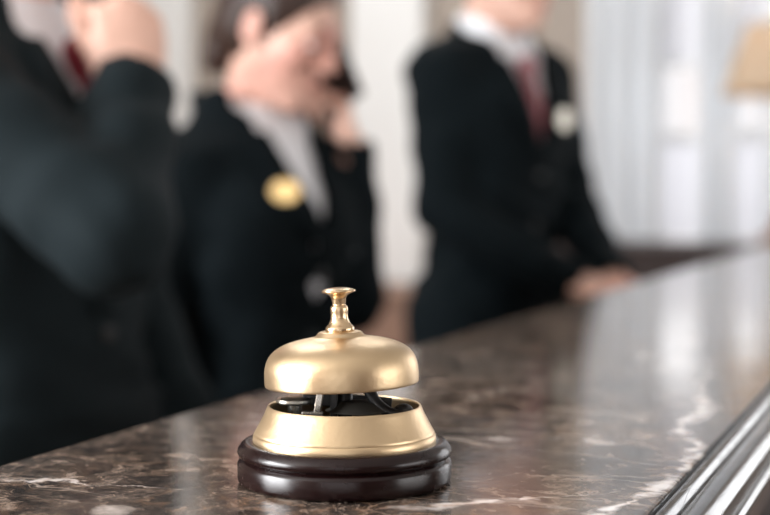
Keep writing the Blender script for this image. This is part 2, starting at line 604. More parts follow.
# ------------------------------------------------------------------ signed-distance modelling
class Field:
    def __init__(self, lo, hi, h):
        self.lo = np.array(lo, np.float32)
        self.h = h
        self.n = np.ceil((np.array(hi) - np.array(lo)) / h).astype(int) + 1
        self.d = np.full(self.n, 0.3, np.float32)

    def _loc(self, lo, hi):
        a = np.clip(np.floor((np.array(lo) - self.lo) / self.h).astype(int), 0, self.n)
        b = np.clip(np.ceil((np.array(hi) - self.lo) / self.h).astype(int) + 1, 0, self.n)
        sl = tuple(slice(i, j) for i, j in zip(a, b))
        g = [self.lo[i] + self.h * np.arange(a[i], b[i], dtype=np.float32) for i in range(3)]
        return sl, g[0][:, None, None], g[1][None, :, None], g[2][None, None, :]

    def add(self, prim, k=0.01):
        fn, lo, hi = prim
        m = k + 3 * self.h
        sl, x, y, z = self._loc(np.array(lo) - m, np.array(hi) + m)
        b = fn(x, y, z)
        a = self.d[sl]
        if k > 0:
            hh = np.maximum(k - np.abs(a - b), 0) / k
            self.d[sl] = np.minimum(a, b) - hh * hh * k * 0.25
        else:
            self.d[sl] = np.minimum(a, b)

    def sub(self, prim, k=0.004):
        fn, lo, hi = prim
        m = k + 3 * self.h
        sl, x, y, z = self._loc(np.array(lo) - m, np.array(hi) + m)
        b = -fn(x, y, z)
        a = self.d[sl]
        hh = np.maximum(k - np.abs(a - b), 0) / k
        self.d[sl] = np.maximum(a, b) + hh * hh * k * 0.25

    def mesh(self):
        d = self.d
        s = d < 0
        nx, ny, nz = d.shape
        anyi = np.zeros((nx - 1, ny - 1, nz - 1), bool)
        alli = np.ones((nx - 1, ny - 1, nz - 1), bool)
        corners = [(i, j, k) for i in (0, 1) for j in (0, 1) for k in (0, 1)]
        for i, j, k in corners:
            q = s[i:nx - 1 + i, j:ny - 1 + j, k:nz - 1 + k]
            anyi |= q
            alli &= q
        cell = np.argwhere(anyi & ~alli)
        idx = np.full((nx - 1, ny - 1, nz - 1), -1, np.int32)
        idx[cell[:, 0], cell[:, 1], cell[:, 2]] = np.arange(len(cell))
        val = {c: d[cell[:, 0] + c[0], cell[:, 1] + c[1], cell[:, 2] + c[2]] for c in corners}
        acc = np.zeros((len(cell), 3))
        cnt = np.zeros(len(cell))
        for a in corners:
            for ax in range(3):
                if a[ax]:
                    continue
                b = list(a)
                b[ax] = 1
                b = tuple(b)
                va, vb = val[a], val[b]
                cr = (va < 0) != (vb < 0)
                t = np.where(cr, va / np.where(va == vb, 1, va - vb), 0)
                p = np.tile(np.array(a, float), (len(cell), 1))
                p[:, ax] = t
                acc[cr] += p[cr]
                cnt[cr] += 1
        v = (cell + acc / cnt[:, None]) * self.h + self.lo
        faces = []
        for ax in range(3):
            o = [(1, 2), (2, 0), (0, 1)][ax]
            sA = [slice(1, n - 1) for n in (nx, ny, nz)]
            sB = list(sA)
            sA[ax] = slice(0, d.shape[ax] - 1)
            sB[ax] = slice(1, d.shape[ax])
            A, B = s[tuple(sA)], s[tuple(sB)]
            e = np.argwhere(A != B)
            off = np.array([1, 1, 1])
            off[ax] = 0
            e = e + off
            ins = s[e[:, 0], e[:, 1], e[:, 2]]

            def ci(da, db):
                q = e.copy()
                q[:, o[0]] -= da
                q[:, o[1]] -= db
                return idx[q[:, 0], q[:, 1], q[:, 2]]
            quad = np.stack([ci(1, 1), ci(0, 1), ci(0, 0), ci(1, 0)], 1)
            quad[~ins] = quad[~ins][:, ::-1]
            faces.append(quad)
        return v, np.concatenate(faces)

    def obj(self, name, m, parent, relax=1):
        v, f = self.mesh()
        for _ in range(relax):
            e = np.concatenate([f[:, [0, 1]], f[:, [1, 2]], f[:, [2, 3]], f[:, [3, 0]]])
            acc = np.zeros_like(v)
            cnt = np.zeros(len(v))
            np.add.at(acc, e[:, 0], v[e[:, 1]])
            np.add.at(cnt, e[:, 0], 1)
            np.add.at(acc, e[:, 1], v[e[:, 0]])
            np.add.at(cnt, e[:, 1], 1)
            v = 0.5 * v + 0.5 * acc / np.maximum(cnt, 1)[:, None]
        me = bpy.data.meshes.new(name)
        me.vertices.add(len(v))
        me.vertices.foreach_set('co', v.astype(np.float32).ravel())
        me.loops.add(len(f) * 4)
        me.loops.foreach_set('vertex_index', f.astype(np.int32).ravel())
        me.polygons.add(len(f))
        me.polygons.foreach_set('loop_start', np.arange(0, len(f) * 4, 4, dtype=np.int32))
        me.polygons.foreach_set('use_smooth', np.ones(len(f), bool))
        me.update(calc_edges=True)
        me.validate()
        me.materials.append(m)
        o = bpy.data.objects.new(name, me)
        COL.objects.link(o)
        o.parent = parent
        return o, v


def capsule(a, b, r1, r2=None, flat_end=False, hole=None):
    a = np.array(a, float)
    b = np.array(b, float)
    r2 = r1 if r2 is None else r2
    ab = b - a
    L2 = max(float(ab @ ab), 1e-12)
    ax = ab / math.sqrt(L2)

    def fn(x, y, z):
        px, py, pz = x - a[0], y - a[1], z - a[2]
        t = np.clip((px * ab[0] + py * ab[1] + pz * ab[2]) / L2, 0, 1)
        d = np.sqrt((px - t * ab[0]) ** 2 + (py - t * ab[1]) ** 2 + (pz - t * ab[2]) ** 2) - (r1 + (r2 - r1) * t)
        if flat_end:
            al = (x - b[0]) * ax[0] + (y - b[1]) * ax[1] + (z - b[2]) * ax[2]
            d = np.maximum(d, al)
            if hole:
                rad = np.sqrt(np.maximum((x - b[0]) ** 2 + (y - b[1]) ** 2 + (z - b[2]) ** 2 - al * al, 0))
                hd = np.maximum(rad - hole, -0.035 - al)
                d = np.maximum(d, -hd)
        return d.astype(np.float32)
    R = max(r1, r2)
    return fn, np.minimum(a, b) - R, np.maximum(a, b) + R


def ellipsoid(c, r, R=None):
    c = np.array(c, float)
    r = np.array(r, float)
    R = np.eye(3) if R is None else np.array(R)

    def fn(x, y, z):
        px, py, pz = x - c[0], y - c[1], z - c[2]
        q = [px * R[0, i] + py * R[1, i] + pz * R[2, i] for i in range(3)]
        k0 = np.sqrt(sum((q[i] / r[i]) ** 2 for i in range(3)))
        k1 = np.sqrt(sum((q[i] / r[i] ** 2) ** 2 for i in range(3)))
        return (k0 * (k0 - 1) / np.maximum(k1, 1e-6)).astype(np.float32)
    e = np.sqrt((R ** 2) @ (r ** 2))
    return fn, c - e, c + e


class Loft:
    """Vertical stack of super-ellipses: stations (z, half depth, half width, centre x); sheared forward by lean."""

    def __init__(self, st, n=2.5, lean=0.0, z0=0.95):
        st = np.array(catmull(st, 6))
        self.z, self.wx, self.wy, self.cx = st.T
        self.n, self.lean, self.z0 = n, lean, z0

    def sh(self, z):
        return self.lean * np.maximum(z - self.z0, 0)

    def at(self, z):
        return (np.interp(z, self.z, self.wx), np.interp(z, self.z, self.wy),
                np.interp(z, self.z, self.cx) + self.sh(z))

    def prim(self, grow=0.0, zlo=None, zhi=None):
        zlo = self.z[0] if zlo is None else zlo
        zhi = self.z[-1] if zhi is None else zhi

        def fn(x, y, z):
            wx, wy, cx = self.at(z)
            wx, wy = wx + grow, wy + grow
            q = ((np.abs(x - cx) / wx) ** self.n + (np.abs(y) / wy) ** self.n) ** (1 / self.n)
            d = (q - 1) * np.minimum(wx, wy) * 0.9
            return np.maximum(d, np.maximum(zlo - z, z - zhi)).astype(np.float32)
        w = float(max(self.wx.max(), self.wy.max())) + grow + 0.03
        s = float(self.sh(zhi))
        return fn, (-w + min(s, 0), -w, zlo), (w + max(s, 0), w, zhi)

    def front(self, y, z, grow=0.0):
        wx, wy, cx = self.at(z)
        wx, wy = wx + grow, wy + grow
        return float(cx + wx * max(1 - (abs(y) / wy) ** self.n, 0.0) ** (1 / self.n))


def rot(ax, deg):
    return np.array(Matrix.Rotation(math.radians(deg), 3, ax))


# ------------------------------------------------------------------ people
def hand(F, wrist, R, side, curl, spread=1.0, thumb=(0.75, 0.62, -0.25), thumb_bend=(10, 25), s=1.0):
    """Hand grown from the wrist. R columns: finger direction, towards the index side, back of the hand."""
    w = np.array(wrist, float)
    T = lambda p: w + R @ (np.array(p, float) * s)
    F.add(capsule(T((-0.03, 0, 0)), T((0.012, 0, 0)), 0.027 * s, 0.025 * s), 0.012)
    F.add(ellipsoid(T((0.05, 0.002, 0.0)), np.array((0.050, 0.040, 0.015)) * s, R), 0.014)
    F.add(ellipsoid(T((0.028, 0.022, -0.006)), np.array((0.032, 0.018, 0.016)) * s, R), 0.014)
    F.add(ellipsoid(T((0.035, -0.024, -0.006)), np.array((0.035, 0.014, 0.014)) * s, R), 0.012)
    ys = (0.030, 0.0105, -0.0095, -0.0285)
    xs = (0.088, 0.093, 0.089, 0.080)
    ln = ((0.042, 0.026, 0.021), (0.047, 0.029, 0.022), (0.043, 0.027, 0.021), (0.034, 0.021, 0.018))
    rd = (0.0092, 0.0096, 0.0090, 0.0080)
    for i in range(4):
        p = np.array((xs[i] - 0.012, ys[i], 0.0))
        ang = 0.0
        yaw = math.radians((3 - 3.2 * i) * spread)
        r = rd[i]
        F.add(capsule(T((0.04, ys[i] * 0.75, 0)), T(p), 0.011 * s, r * 1.08 * s), 0.006)
        for j in range(3):
            ang += math.radians(curl[i][j])
            d = np.array((math.cos(ang) * math.cos(yaw), math.sin(yaw) * abs(math.cos(ang)), -math.sin(ang)))
            q = p + d * ln[i][j] * (1.1 if j == 0 else 1.0)
            F.add(capsule(T(p), T(q), r * (1.02 - 0.07 * j) * s, r * (0.95 - 0.07 * j) * s), 0.003)
            p = q
    t = np.array(thumb) / np.linalg.norm(thumb)
    p = np.array((0.018, 0.024, -0.008))
    q = p + t * 0.046
    F.add(capsule(T(p), T(q), 0.015 * s, 0.0115 * s), 0.008)
    nrm = np.cross(t, (0, 0, 1))
    nrm /= np.linalg.norm(nrm)
    for ln_, b, r in ((0.034, thumb_bend[0], 0.0108), (0.028, thumb_bend[1], 0.0098)):
        # bend towards the fingers
        M_ = np.array(Matrix.Rotation(math.radians(b), 3, Vector((0, 0, -1))))
        t = M_ @ t
        p, q = q, q + t * ln_
        F.add(capsule(T(p), T(q), r * s, r * 0.88 * s), 0.004)


def frame(d, back):
    """columns: d, side, back; right- or left-handedness is chosen by the caller through side sign"""
    d = np.array(d, float)
    d /= np.linalg.norm(d)
    b = np.array(back, float)
    b -= d * (b @ d)
    b /= np.linalg.norm(b)
    return d, b


def hand_R(d, back, side):
    """side -1: right hand, +1: left hand. Index side follows from finger direction and back of the hand."""
    d, b = frame(d, back)
    y = np.cross(b, d)           # palm down, fingers forward: +left
    # right hand palm down: the thumb is on the left (+y); left hand: on the right
    y = y if side < 0 else -y
    return np.stack([d, y, b], 1)


def ring_strip(name, fn, n, rows, m, parent, thick, closed=False):
    """Grid strip fn(u, v) -> point, solidified along its normals."""
    g = [[np.array(fn(i / n, j / (rows - 1))) for j in range(rows)] for i in range(n + (0 if closed else 1))]
    cols = len(g)
    verts = [p for c in g for p in c]
    faces = []
    for i in range(n):
        i2 = (i + 1) % cols
        for j in range(rows - 1):
            faces.append((i * rows + j, i2 * rows + j, i2 * rows + j + 1, i * rows + j + 1))
    bm = bmesh.new()
    bv = [bm.verts.new(v) for v in verts]
    for f in faces:
        bm.faces.new([bv[k] for k in f])
    bmesh.ops.recalc_face_normals(bm, faces=bm.faces)
    bmesh.ops.solidify(bm, geom=bm.faces[:], thickness=thick)
    return bm_obj(name, bm, m, parent, smooth=True, angle=45)


def build_person(label, loc, yaw, P):
    """Person facing local +X, left = +Y. P holds scale, pose and dress."""
    root = empty('person', loc, yaw)
    tag(root, label, 'person', 'staff behind the reception counter')
    s = P['s']
    lean = P.get('lean', 0.0)
    bw = P.get('bw', 1.0)
    female = P.get('female', False)
    z0 = 0.95 * s
    if female:
        st = [(0.82, 0.105, 0.160, 0.0), (0.93, 0.112, 0.172, 0.0), (1.05, 0.092, 0.128, 0.008),
              (1.13, 0.096, 0.130, 0.012), (1.22, 0.118, 0.148, 0.018), (1.29, 0.125, 0.156, 0.016),
              (1.37, 0.096, 0.138, -0.002), (1.42, 0.078, 0.104, -0.010), (1.465, 0.060, 0.085, -0.018)]
    else:
        st = [(0.82, 0.110, 0.160, 0.0), (0.93, 0.115, 0.168, 0.0), (1.05, 0.110, 0.152, 0.006),
              (1.15, 0.112, 0.158, 0.008), (1.25, 0.122, 0.170, 0.010), (1.33, 0.122, 0.178, 0.008),
              (1.40, 0.100, 0.165, -0.005), (1.44, 0.082, 0.135, -0.012), (1.475, 0.062, 0.090, -0.018)]
    st = [(z * s, a * s * bw, b * s * bw, c * s) for z, a, b, c in st]
    T = Loft(st, 2.4, lean, z0)
    SH = lambda p: np.array((p[0] + lean * max(p[2] - z0, 0), p[1], p[2]))
    shw = P.get('shw', 0.185)
    shoulder = {sd: SH((-0.008 * s, sd * shw * s * bw, P.get('shz', 1.405) * s)) for sd in (-1, 1)}
    neck0 = SH((-0.022 * s, 0, 1.44 * s))
    hc = np.array(P['head'])                     # head centre (between the ears)
    HR = rot('Z', P['hyaw']) @ rot('Y', P['hpitch']) @ rot('X', P.get('hroll', 0))
    hs = P.get('hs', 1.0)
    H = lambda p: hc + HR @ (np.array(p, float) * hs)

    # ---- body: one continuous surface (head, neck, trunk, arms, hands, legs)
    zmax = hc[2] + 0.16
    F = Field((-0.33, -0.36, -0.005), (0.45, 0.36, zmax), 0.0048)
    F.add(T.prim(-0.006), 0.02)
    for sd in (-1, 1):
        hip = np.array((0, sd * 0.085 * s, 0.90 * s))
        knee = np.array((0.015, sd * 0.10 * s, 0.49 * s))
        ank = np.array((-0.02, sd * 0.105 * s, 0.08 * s))
        F.add(capsule(hip, knee, 0.085 * s, 0.055 * s), 0.03)
        F.add(capsule(knee, ank, 0.056 * s, 0.036 * s), 0.02)
        F.add(capsule(ank + (0.0, 0, -0.045), ank + (0.15, sd * 0.02, -0.052), 0.032, 0.026), 0.02)
        el, wr = np.array(P['elbow'][sd]), np.array(P['wrist'][sd])
        F.add(capsule(SH((0, sd * 0.06 * s, 1.415 * s)), shoulder[sd], 0.050 * s, 0.052 * s), 0.03)
        F.add(capsule(shoulder[sd], el, 0.050 * s, 0.040 * s), 0.03)
        F.add(capsule(el, wr, 0.041 * s, 0.026 * s), 0.015)
        hand(F, wr, P['handR'][sd], sd, P['curl'][sd], P.get('spread', {}).get(sd, 1.0),
             P.get('thumb', {}).get(sd, (0.75, 0.62, -0.25)), P.get('tbend', {}).get(sd, (10, 25)),
             s=P.get('hands', 1.0))
    nr = 0.84 if female else 1.0
    F.add(capsule(neck0, H((-0.028, 0, -0.045)), 0.058 * s * nr, 0.053 * s * nr), 0.03)
    # head
    F.add(ellipsoid(H((-0.016, 0, 0.036)), np.array((0.098, 0.077, 0.086)) * hs, HR), 0.02)
    F.add(ellipsoid(H((0.030, 0, -0.028)), np.array((0.062, 0.061, 0.085)) * hs, HR), 0.03)
    F.add(ellipsoid(H((0.034, 0, -0.076)), np.array((0.048, 0.044, 0.036)) * hs, HR), 0.02)
    F.add(ellipsoid(H((0.076, 0, -0.100)), np.array((0.020, 0.022, 0.017)) * hs, HR), 0.02)
    for q in (-1, 1):
        F.add(capsule(H((-0.002, q * 0.055, -0.055)), H((0.066, q * 0.020, -0.101)), 0.017 * hs, 0.015 * hs), 0.02)
        F.add(ellipsoid(H((0.060, q * 0.043, -0.022)), np.array((0.026, 0.020, 0.020)) * hs, HR), 0.02)
        F.add(capsule(H((0.084, q * 0.012, 0.022)), H((0.074, q * 0.046, 0.022)), 0.010 * hs, 0.008 * hs), 0.012)
        F.sub(ellipsoid(H((0.096, q * 0.032, 0.003)), np.array((0.017, 0.019, 0.012)) * hs, HR), 0.012)
        F.add(ellipsoid(H((0.0805, q * 0.032, 0.0075)), np.array((0.0135, 0.0150, 0.0085)) * hs, HR), 0.004)
        # ear with its bowl
        ER = HR @ rot('Z', q * 18) @ rot('Y', -8)
        F.add(ellipsoid(H((-0.008, q * 0.080, -0.004)), np.array((0.021, 0.009, 0.033)) * hs, ER), 0.006)
        F.sub(ellipsoid(H((-0.003, q * 0.089, -0.002)), np.array((0.012, 0.006, 0.020)) * hs, ER), 0.004)
        F.add(ellipsoid(H((0.100, q * 0.013, -0.031)), np.array((0.012, 0.008, 0.008)) * hs, HR), 0.006)
    F.add(capsule(H((0.092, 0, 0.014)), H((0.112, 0, -0.026)), 0.007 * hs, 0.0115 * hs), 0.012)
    F.add(capsule(H((0.086, -0.018, -0.062)), H((0.093, 0.0, -0.059)), 0.006 * hs, 0.0075 * hs), 0.006)
    F.add(capsule(H((0.086, 0.018, -0.062)), H((0.093, 0.0, -0.059)), 0.006 * hs, 0.0075 * hs), 0.006)
    F.add(capsule(H((0.084, -0.014, -0.073)), H((0.084, 0.014, -0.073)), 0.0085 * hs), 0.005)
    body, v = F.obj('body', M_SKIN, root)
    # blush attribute: lips, cheeks, ears, knuckles
    hv = (v - hc) @ HR / hs
    bl = np.zeros(len(v))

    def spot(c, r, a):
        dd = np.linalg.norm((hv - np.array(c)) / np.array(r), axis=1)
        np.maximum(bl, a * np.clip(1.35 - dd, 0, 1), out=bl)
    spot((0.092, 0, -0.066), (0.016, 0.022, 0.011), 0.9)
    for q in (-1, 1):
        spot((0.06, q * 0.05, -0.035), (0.03, 0.03, 0.026), 0.22)
        spot((-0.008, q * 0.085, -0.004), (0.026, 0.016, 0.036), 0.38)
    spot((0.112, 0, -0.028), (0.02, 0.018, 0.018), 0.25)
    for sd in (-1, 1):
        wr = np.array(P['wrist'][sd])
        hl = (v - wr) @ P['handR'][sd]
        near = (np.linalg.norm(hl, axis=1) < 0.22)
        bl = np.maximum(bl, near * np.clip((hl[:, 0] - 0.05) / 0.12, 0, 1) * P.get('handblush', 0.35))
    at = body.data.attributes.new('blush', 'FLOAT', 'POINT')
    at.data.foreach_set('value', bl.astype(np.float32))
    # eyes and brows
    for q in (-1, 1):
        bm = bmesh.new()
        bmesh.ops.create_uvsphere(bm, u_segments=16, v_segments=10, radius=0.0122 * hs)
        e = bm_obj('eyeball', bm, M_EYE, root, smooth=True, loc=H((0.0795, q * 0.032, 0.003)))
        bm = bmesh.new()
        bmesh.ops.create_uvsphere(bm, u_segments=12, v_segments=8, radius=0.0058 * hs)
        bm_obj('iris', bm, M_IRIS, e, smooth=True, loc=tuple(HR @ np.array((0.0070, 0, -0.005)) * hs))
        tube('eyebrow', [H((0.0905, q * 0.014, 0.024)), H((0.0855, q * 0.030, 0.028)), H((0.0745, q * 0.046, 0.024))],
             [0.003, 0.0035, 0.002], P['hair_mat'], root, 8)

    # ---- hair
    F = Field(hc - 0.19, hc + 0.19, 0.004)
    F.add(ellipsoid(H((-0.022, 0, 0.040)), np.array((0.106, 0.087, 0.094)) * hs, HR), 0)
    F.add(ellipsoid(H((-0.055, 0, -0.010)), np.array((0.066, 0.074, 0.066)) * hs, HR), 0.02)
    for q in (-1, 1):
        F.add(capsule(H((0.020, q * 0.071, 0.04)), H((0.020, q * 0.069, -0.005 if female else -0.015)),
                      0.012 * hs, 0.006 * hs), 0.01)
    F.sub(ellipsoid(H((0.105, 0, -0.030)), np.array((0.082, 0.090, 0.105)) * hs, HR), 0.012)
    for q in (-1, 1):
        F.sub(ellipsoid(H((-0.004, q * 0.088, -0.012)), np.array((0.026, 0.020, 0.034)) * hs, HR), 0.008)
    if female:
        F.add(ellipsoid(H((-0.098, 0.0, -0.040)), np.array((0.036, 0.042, 0.048)) * hs, HR), 0.012)
        F.add(ellipsoid(H((-0.100, -0.004, -0.075)), np.array((0.026, 0.034, 0.040)) * hs, HR), 0.012)
    F.obj('hair', P['hair_mat'], root)
    if female:
        ring_strip('hair_tie', lambda u, w_: H((-0.088 + 0.012 * (w_ - 0.5),
                                               0.036 * math.cos(2 * math.pi * u),
                                               -0.026 + 0.040 * math.sin(2 * math.pi * u))),
                   24, 3, M_IRON, root, 0.004, closed=True)

    # ---- trousers and shoes
    F = Field((-0.24, -0.30, 0.03), (0.24, 0.30, 1.08 * s), 0.008)
    F.add(T.prim(0.008, 0.82 * s, 1.06 * s), 0.02)
    for sd in (-1, 1):
        F.add(capsule((0, sd * 0.085 * s, 0.92 * s), (0.015, sd * 0.10 * s, 0.49 * s), 0.102 * s, 0.080 * s), 0.02)
        F.add(capsule((0.015, sd * 0.10 * s, 0.49 * s), (-0.015, sd * 0.105 * s, 0.07), 0.080 * s, 0.072 * s, True), 0.02)
    F.obj('trousers', P['suit'], root)
    for sd in (-1, 1):
        F = Field((-0.14, sd * 0.12 - 0.09, 0.0), (0.24, sd * 0.12 + 0.09, 0.13), 0.006)
        F.add(ellipsoid((0.04, sd * 0.118, 0.035), (0.135, 0.043, 0.040)), 0.02)
        F.add(ellipsoid((-0.035, sd * 0.108, 0.058), (0.052, 0.042, 0.048)), 0.02)
        F.d = np.maximum(F.d, (0.004 - (F.lo[2] + F.h * np.arange(F.n[2])))[None, None, :])
        F.obj('shoe', M_SHOE, root)

    # ---- shirt
    g_sh = 0.006
    F = Field((-0.25, -0.30, 0.95 * s), (0.35, 0.30, 1.52 * s), 0.007)
    F.add(T.prim(g_sh, 0.98 * s), 0.02)
    for sd in (-1, 1):
        F.add(capsule(SH((0, sd * 0.05 * s, 1.415 * s)), shoulder[sd], 0.052 * s, 0.055 * s), 0.03)
    F.add(capsule(neck0 - (0, 0, 0.03), neck0 + (H((-0.028, 0, -0.045)) - neck0) * 0.30, 0.070 * s, 0.064 * s, True), 0.02)
    F.obj('shirt', M_SHIRT, root)
    # folded collar, with points at the front
    nax = H((-0.028, 0, -0.045)) - neck0
    nax /= np.linalg.norm(nax)
    fx = np.array((1, 0, 0)) - nax * nax[0]
    fx /= np.linalg.norm(fx)
    fy_ = np.cross(nax, fx)
    cb = neck0 + nax * P.get('collar_up', 0.040)

    def collar(u, w_):
        a = math.radians(10 + 340 * u)
        front = max(math.cos(a), 0) ** 3
        pt = math.exp(-((min(u, 1 - u)) / 0.07) ** 2)
        if w_ < 0.34:                               # stand
            t_ = w_ / 0.34
            r, hgt = 0.070 - 0.004 * t_, -0.02 + 0.052 * t_
        else:                                       # fall
            t_ = (w_ - 0.34) / 0.66
            r = 0.066 + t_ * (0.016 + 0.012 * front)
            hgt = 0.032 - t_ * (0.042 + 0.034 * pt)
        hgt -= 0.030 * front + 0.004
        r += 0.004 * front
        return cb + (fx * math.cos(a) + fy_ * math.sin(a)) * r * s + nax * hgt * s
    ring_strip('collar', collar, 60, 9, M_SHIRT, root, 0.003)

    # ---- tie
    if P.get('tie'):
        kz = P.get('knot_z', 1.405) * s
        kx = T.front(0, kz, g_sh) + 0.012
        if 'knot' in P:
            kx = P['knot']
        F = Field((kx - 0.06, -0.06, kz - 0.06), (kx + 0.06, 0.06, kz + 0.06), 0.0035)
        F.add(ellipsoid((kx, 0, kz + 0.008), (0.016, 0.023, 0.020)), 0)
        F.add(ellipsoid((kx + 0.002, 0, kz - 0.012), (0.013, 0.016, 0.018)), 0.01)
        kn, _ = F.obj('tie_knot', P['tie'], root)

        def blade(u, w_):
            z = kz - 0.012 - u * (kz - 1.02 * s)
            hw = (0.014 + 0.024 * min(u * 1.15, 1)) * (1 if u < 0.93 else max(0.05, (1 - u) / 0.07))
            y = (w_ * 2 - 1) * hw
            return (T.front(y, z, g_sh + 0.010) + 0.004 * (1 - abs(w_ * 2 - 1)), y, z)
        ring_strip('tie_blade', blade, 30, 7, P['tie'], root, 0.003)

    # ---- jacket
    g_j = 0.022
    vz0, vz1 = P['v'][0] * s, 1.46 * s
    vw = P['v'][1]

    def vhalf(z):
        t_ = np.clip((z - vz0) / (vz1 - vz0), 0, 1)
        return vw * t_ ** 0.8 - 0.012 * (1 - t_)
    F = Field((-0.33, -0.40, 0.70 * s), (0.45, 0.40, 1.53 * s), 0.006)
    F.add(T.prim(g_j, 0.74 * s, 1.50 * s), 0.03)
    skirt = Loft([(0.73 * s, 0.150 * s * bw, 0.200 * s * bw, 0), (0.85 * s, 0.145 * s * bw, 0.196 * s * bw, 0),
                  (0.98 * s, 0.132 * s * bw, 0.180 * s * bw, 0.004)], 2.4)
    F.add(skirt.prim(0.0), 0.04)
    for sd in (-1, 1):
        el, wr = np.array(P['elbow'][sd]), np.array(P['wrist'][sd])
        ws = P.get('sleeve', {}).get(sd, 1.0)
        F.add(capsule(SH((0, sd * 0.05 * s, (1.405 if female else 1.42) * s)), shoulder[sd] + (0, 0, 0.006), 0.056 * s, 0.066 * s), 0.035)
        F.add(capsule(shoulder[sd], el, 0.070 * s, 0.060 * s * ws), 0.035)
        ax = (wr - el) / np.linalg.norm(wr - el)
        F.add(capsule(el, wr - ax * P.get('short', {}).get(sd, 0.012), 0.060 * s * ws, 0.047 * s * ws, True,
                      0.036 * s * ws), 0.016)
    # neck opening and front V
    F.sub(capsule(neck0 + nax * 0.022 + fx * 0.014, neck0 + nax * 0.25, 0.082 * s, 0.11 * s), 0.006)
    lx = F.lo[0] + F.h * np.arange(F.n[0], dtype=np.float32)[:, None, None]
    ly = F.lo[1] + F.h * np.arange(F.n[1], dtype=np.float32)[None, :, None]
    lz = F.lo[2] + F.h * np.arange(F.n[2], dtype=np.float32)[None, None, :]
    wxz, wyz, cxz = T.at(lz)
    # the V only cuts the front layer of the coat, never a sleeve in front of it
    cut = np.maximum(np.abs(ly) - vhalf(lz), np.maximum(cxz - lx, lx - (cxz + wxz + g_j + 0.012)))
    cut = np.maximum(cut, vz0 - lz)
    F.d = np.maximum(F.d, -cut).astype(np.float32)
    if 'gap' in P:                               # the fronts part below the button
        gz, gh, gw, gy = P['gap']
        c2 = np.abs(ly - gy) - gw * np.clip(1 - np.abs(lz - gz) / gh, -0.5, 1)
        c2 = np.maximum(c2, np.maximum(cxz - lx, lx - (cxz + wxz + g_j + 0.012)))
        F.d = np.maximum(F.d, -c2).astype(np.float32)
    # soft wrinkles
    F.d += (0.0028 * np.sin(lz * 74 + ly * 31 + 1.3 * np.sin(lx * 40))
            * np.sin(lx * 38 + lz * 13) + 0.002 * np.sin(lz * 31 - lx * 60)).astype(np.float32)
    jk, _ = F.obj('jacket', P['suit'], root)
    # lapels
    for sd in (-1, 1):
        def lap(u, w_, sd=sd):
            z = vz0 + (1.425 * s - vz0) * u
            inner = vhalf(z) - 0.006
            notch = 0.052 * min(u * 2.0, 1) if u < 0.72 else 0.052 * (1 - (u - 0.72) * 1.9)
            y = inner + w_ * (notch + 0.004)
            return (T.front(y, z, g_j + 0.007) + 0.0035 * math.sin(w_ * math.pi), sd * y, z)
        ring_strip('lapel', lap, 28, 6, P['suit'], jk, 0.005)
    for i in range(2):
        z = vz0 - 0.02 - 0.10 * i
        p = (T.front(0.012, z, g_j + 0.003), 0.012, z)
        bt = lathe('button', [(0, 0.004), (0.007, 0.004), (0.010, 0.002), (0.010, -0.001), (0, -0.001)], M_DULL, jk, 20)
        bt.location = p
        bt.rotation_euler = (0, R90, 0)
    # shirt cuffs and sleeve buttons
    for sd in (-1, 1):
        if P.get('cuff', {}).get(sd, 0.010) is None:
            continue
        el, wr = np.array(P['elbow'][sd]), np.array(P['wrist'][sd])
        ax = (wr - el) / np.linalg.norm(wr - el)
        ws = P.get('sleeve', {}).get(sd, 1.0)
        u_ = np.cross(ax, (0.3, 0.2, 0.93))
        u_ /= np.linalg.norm(u_)
        w2 = np.cross(ax, u_)
        show = P.get('cuff', {}).get(sd, 0.010) - P.get('short', {}).get(sd, 0.012)

        def cf(u, w_, wr=wr, ax=ax, u_=u_, w2=w2, ws=ws, show=show):
            a = 2 * math.pi * u
            return wr + ax * (-0.035 + (show + 0.035) * w_) + (u_ * math.cos(a) + w2 * math.sin(a)) * 0.034 * s * (0.5 + 0.5 * ws)
        ring_strip('cuff', cf, 28, 4, M_SHIRT, root, 0.0025, closed=True)
    if 'cuff_buttons' in P:
        for p in P['cuff_buttons']:
            bm = bmesh.new()
            bmesh.ops.create_uvsphere(bm, u_segments=14, v_segments=8, radius=0.0085)
            bm_obj('button', bm, M_BUTTON, jk, smooth=True, loc=p)
    # name badge
    if 'badge' in P:
        by, bz, bmat, bwid, bhei = P['badge']
        z = bz
        x = T.front(by, z, g_j + 0.019)
        dx = (T.front(by - 0.01 * np.sign(by), z, g_j) - T.front(by + 0.01 * np.sign(by), z, g_j)) / 0.02
        ang = math.atan2(dx, 1.0) * np.sign(by)
        bm = bmesh.new()
        r = bmesh.ops.create_cone(bm, cap_ends=True, segments=32, radius1=1, radius2=1, depth=1)
        for vv in bm.verts:
            vv.co = Vector((vv.co.z * 0.004, vv.co.x * bwid, vv.co.y * bhei))
        bd = bm_obj('name_badge', bm, bmat, root, loc=(x, by, z))
        bd.rotation_euler = (0, 0, ang)
        bd['label'] = P['badge_label']
    return root


FIST = [(70, 85, 50)] * 4
GRIP = [(48, 55, 35), (50, 58, 35), (54, 60, 35), (58, 60, 35)]
RELAX = [(18, 22, 14), (22, 26, 16), (26, 28, 18), (30, 30, 20)]


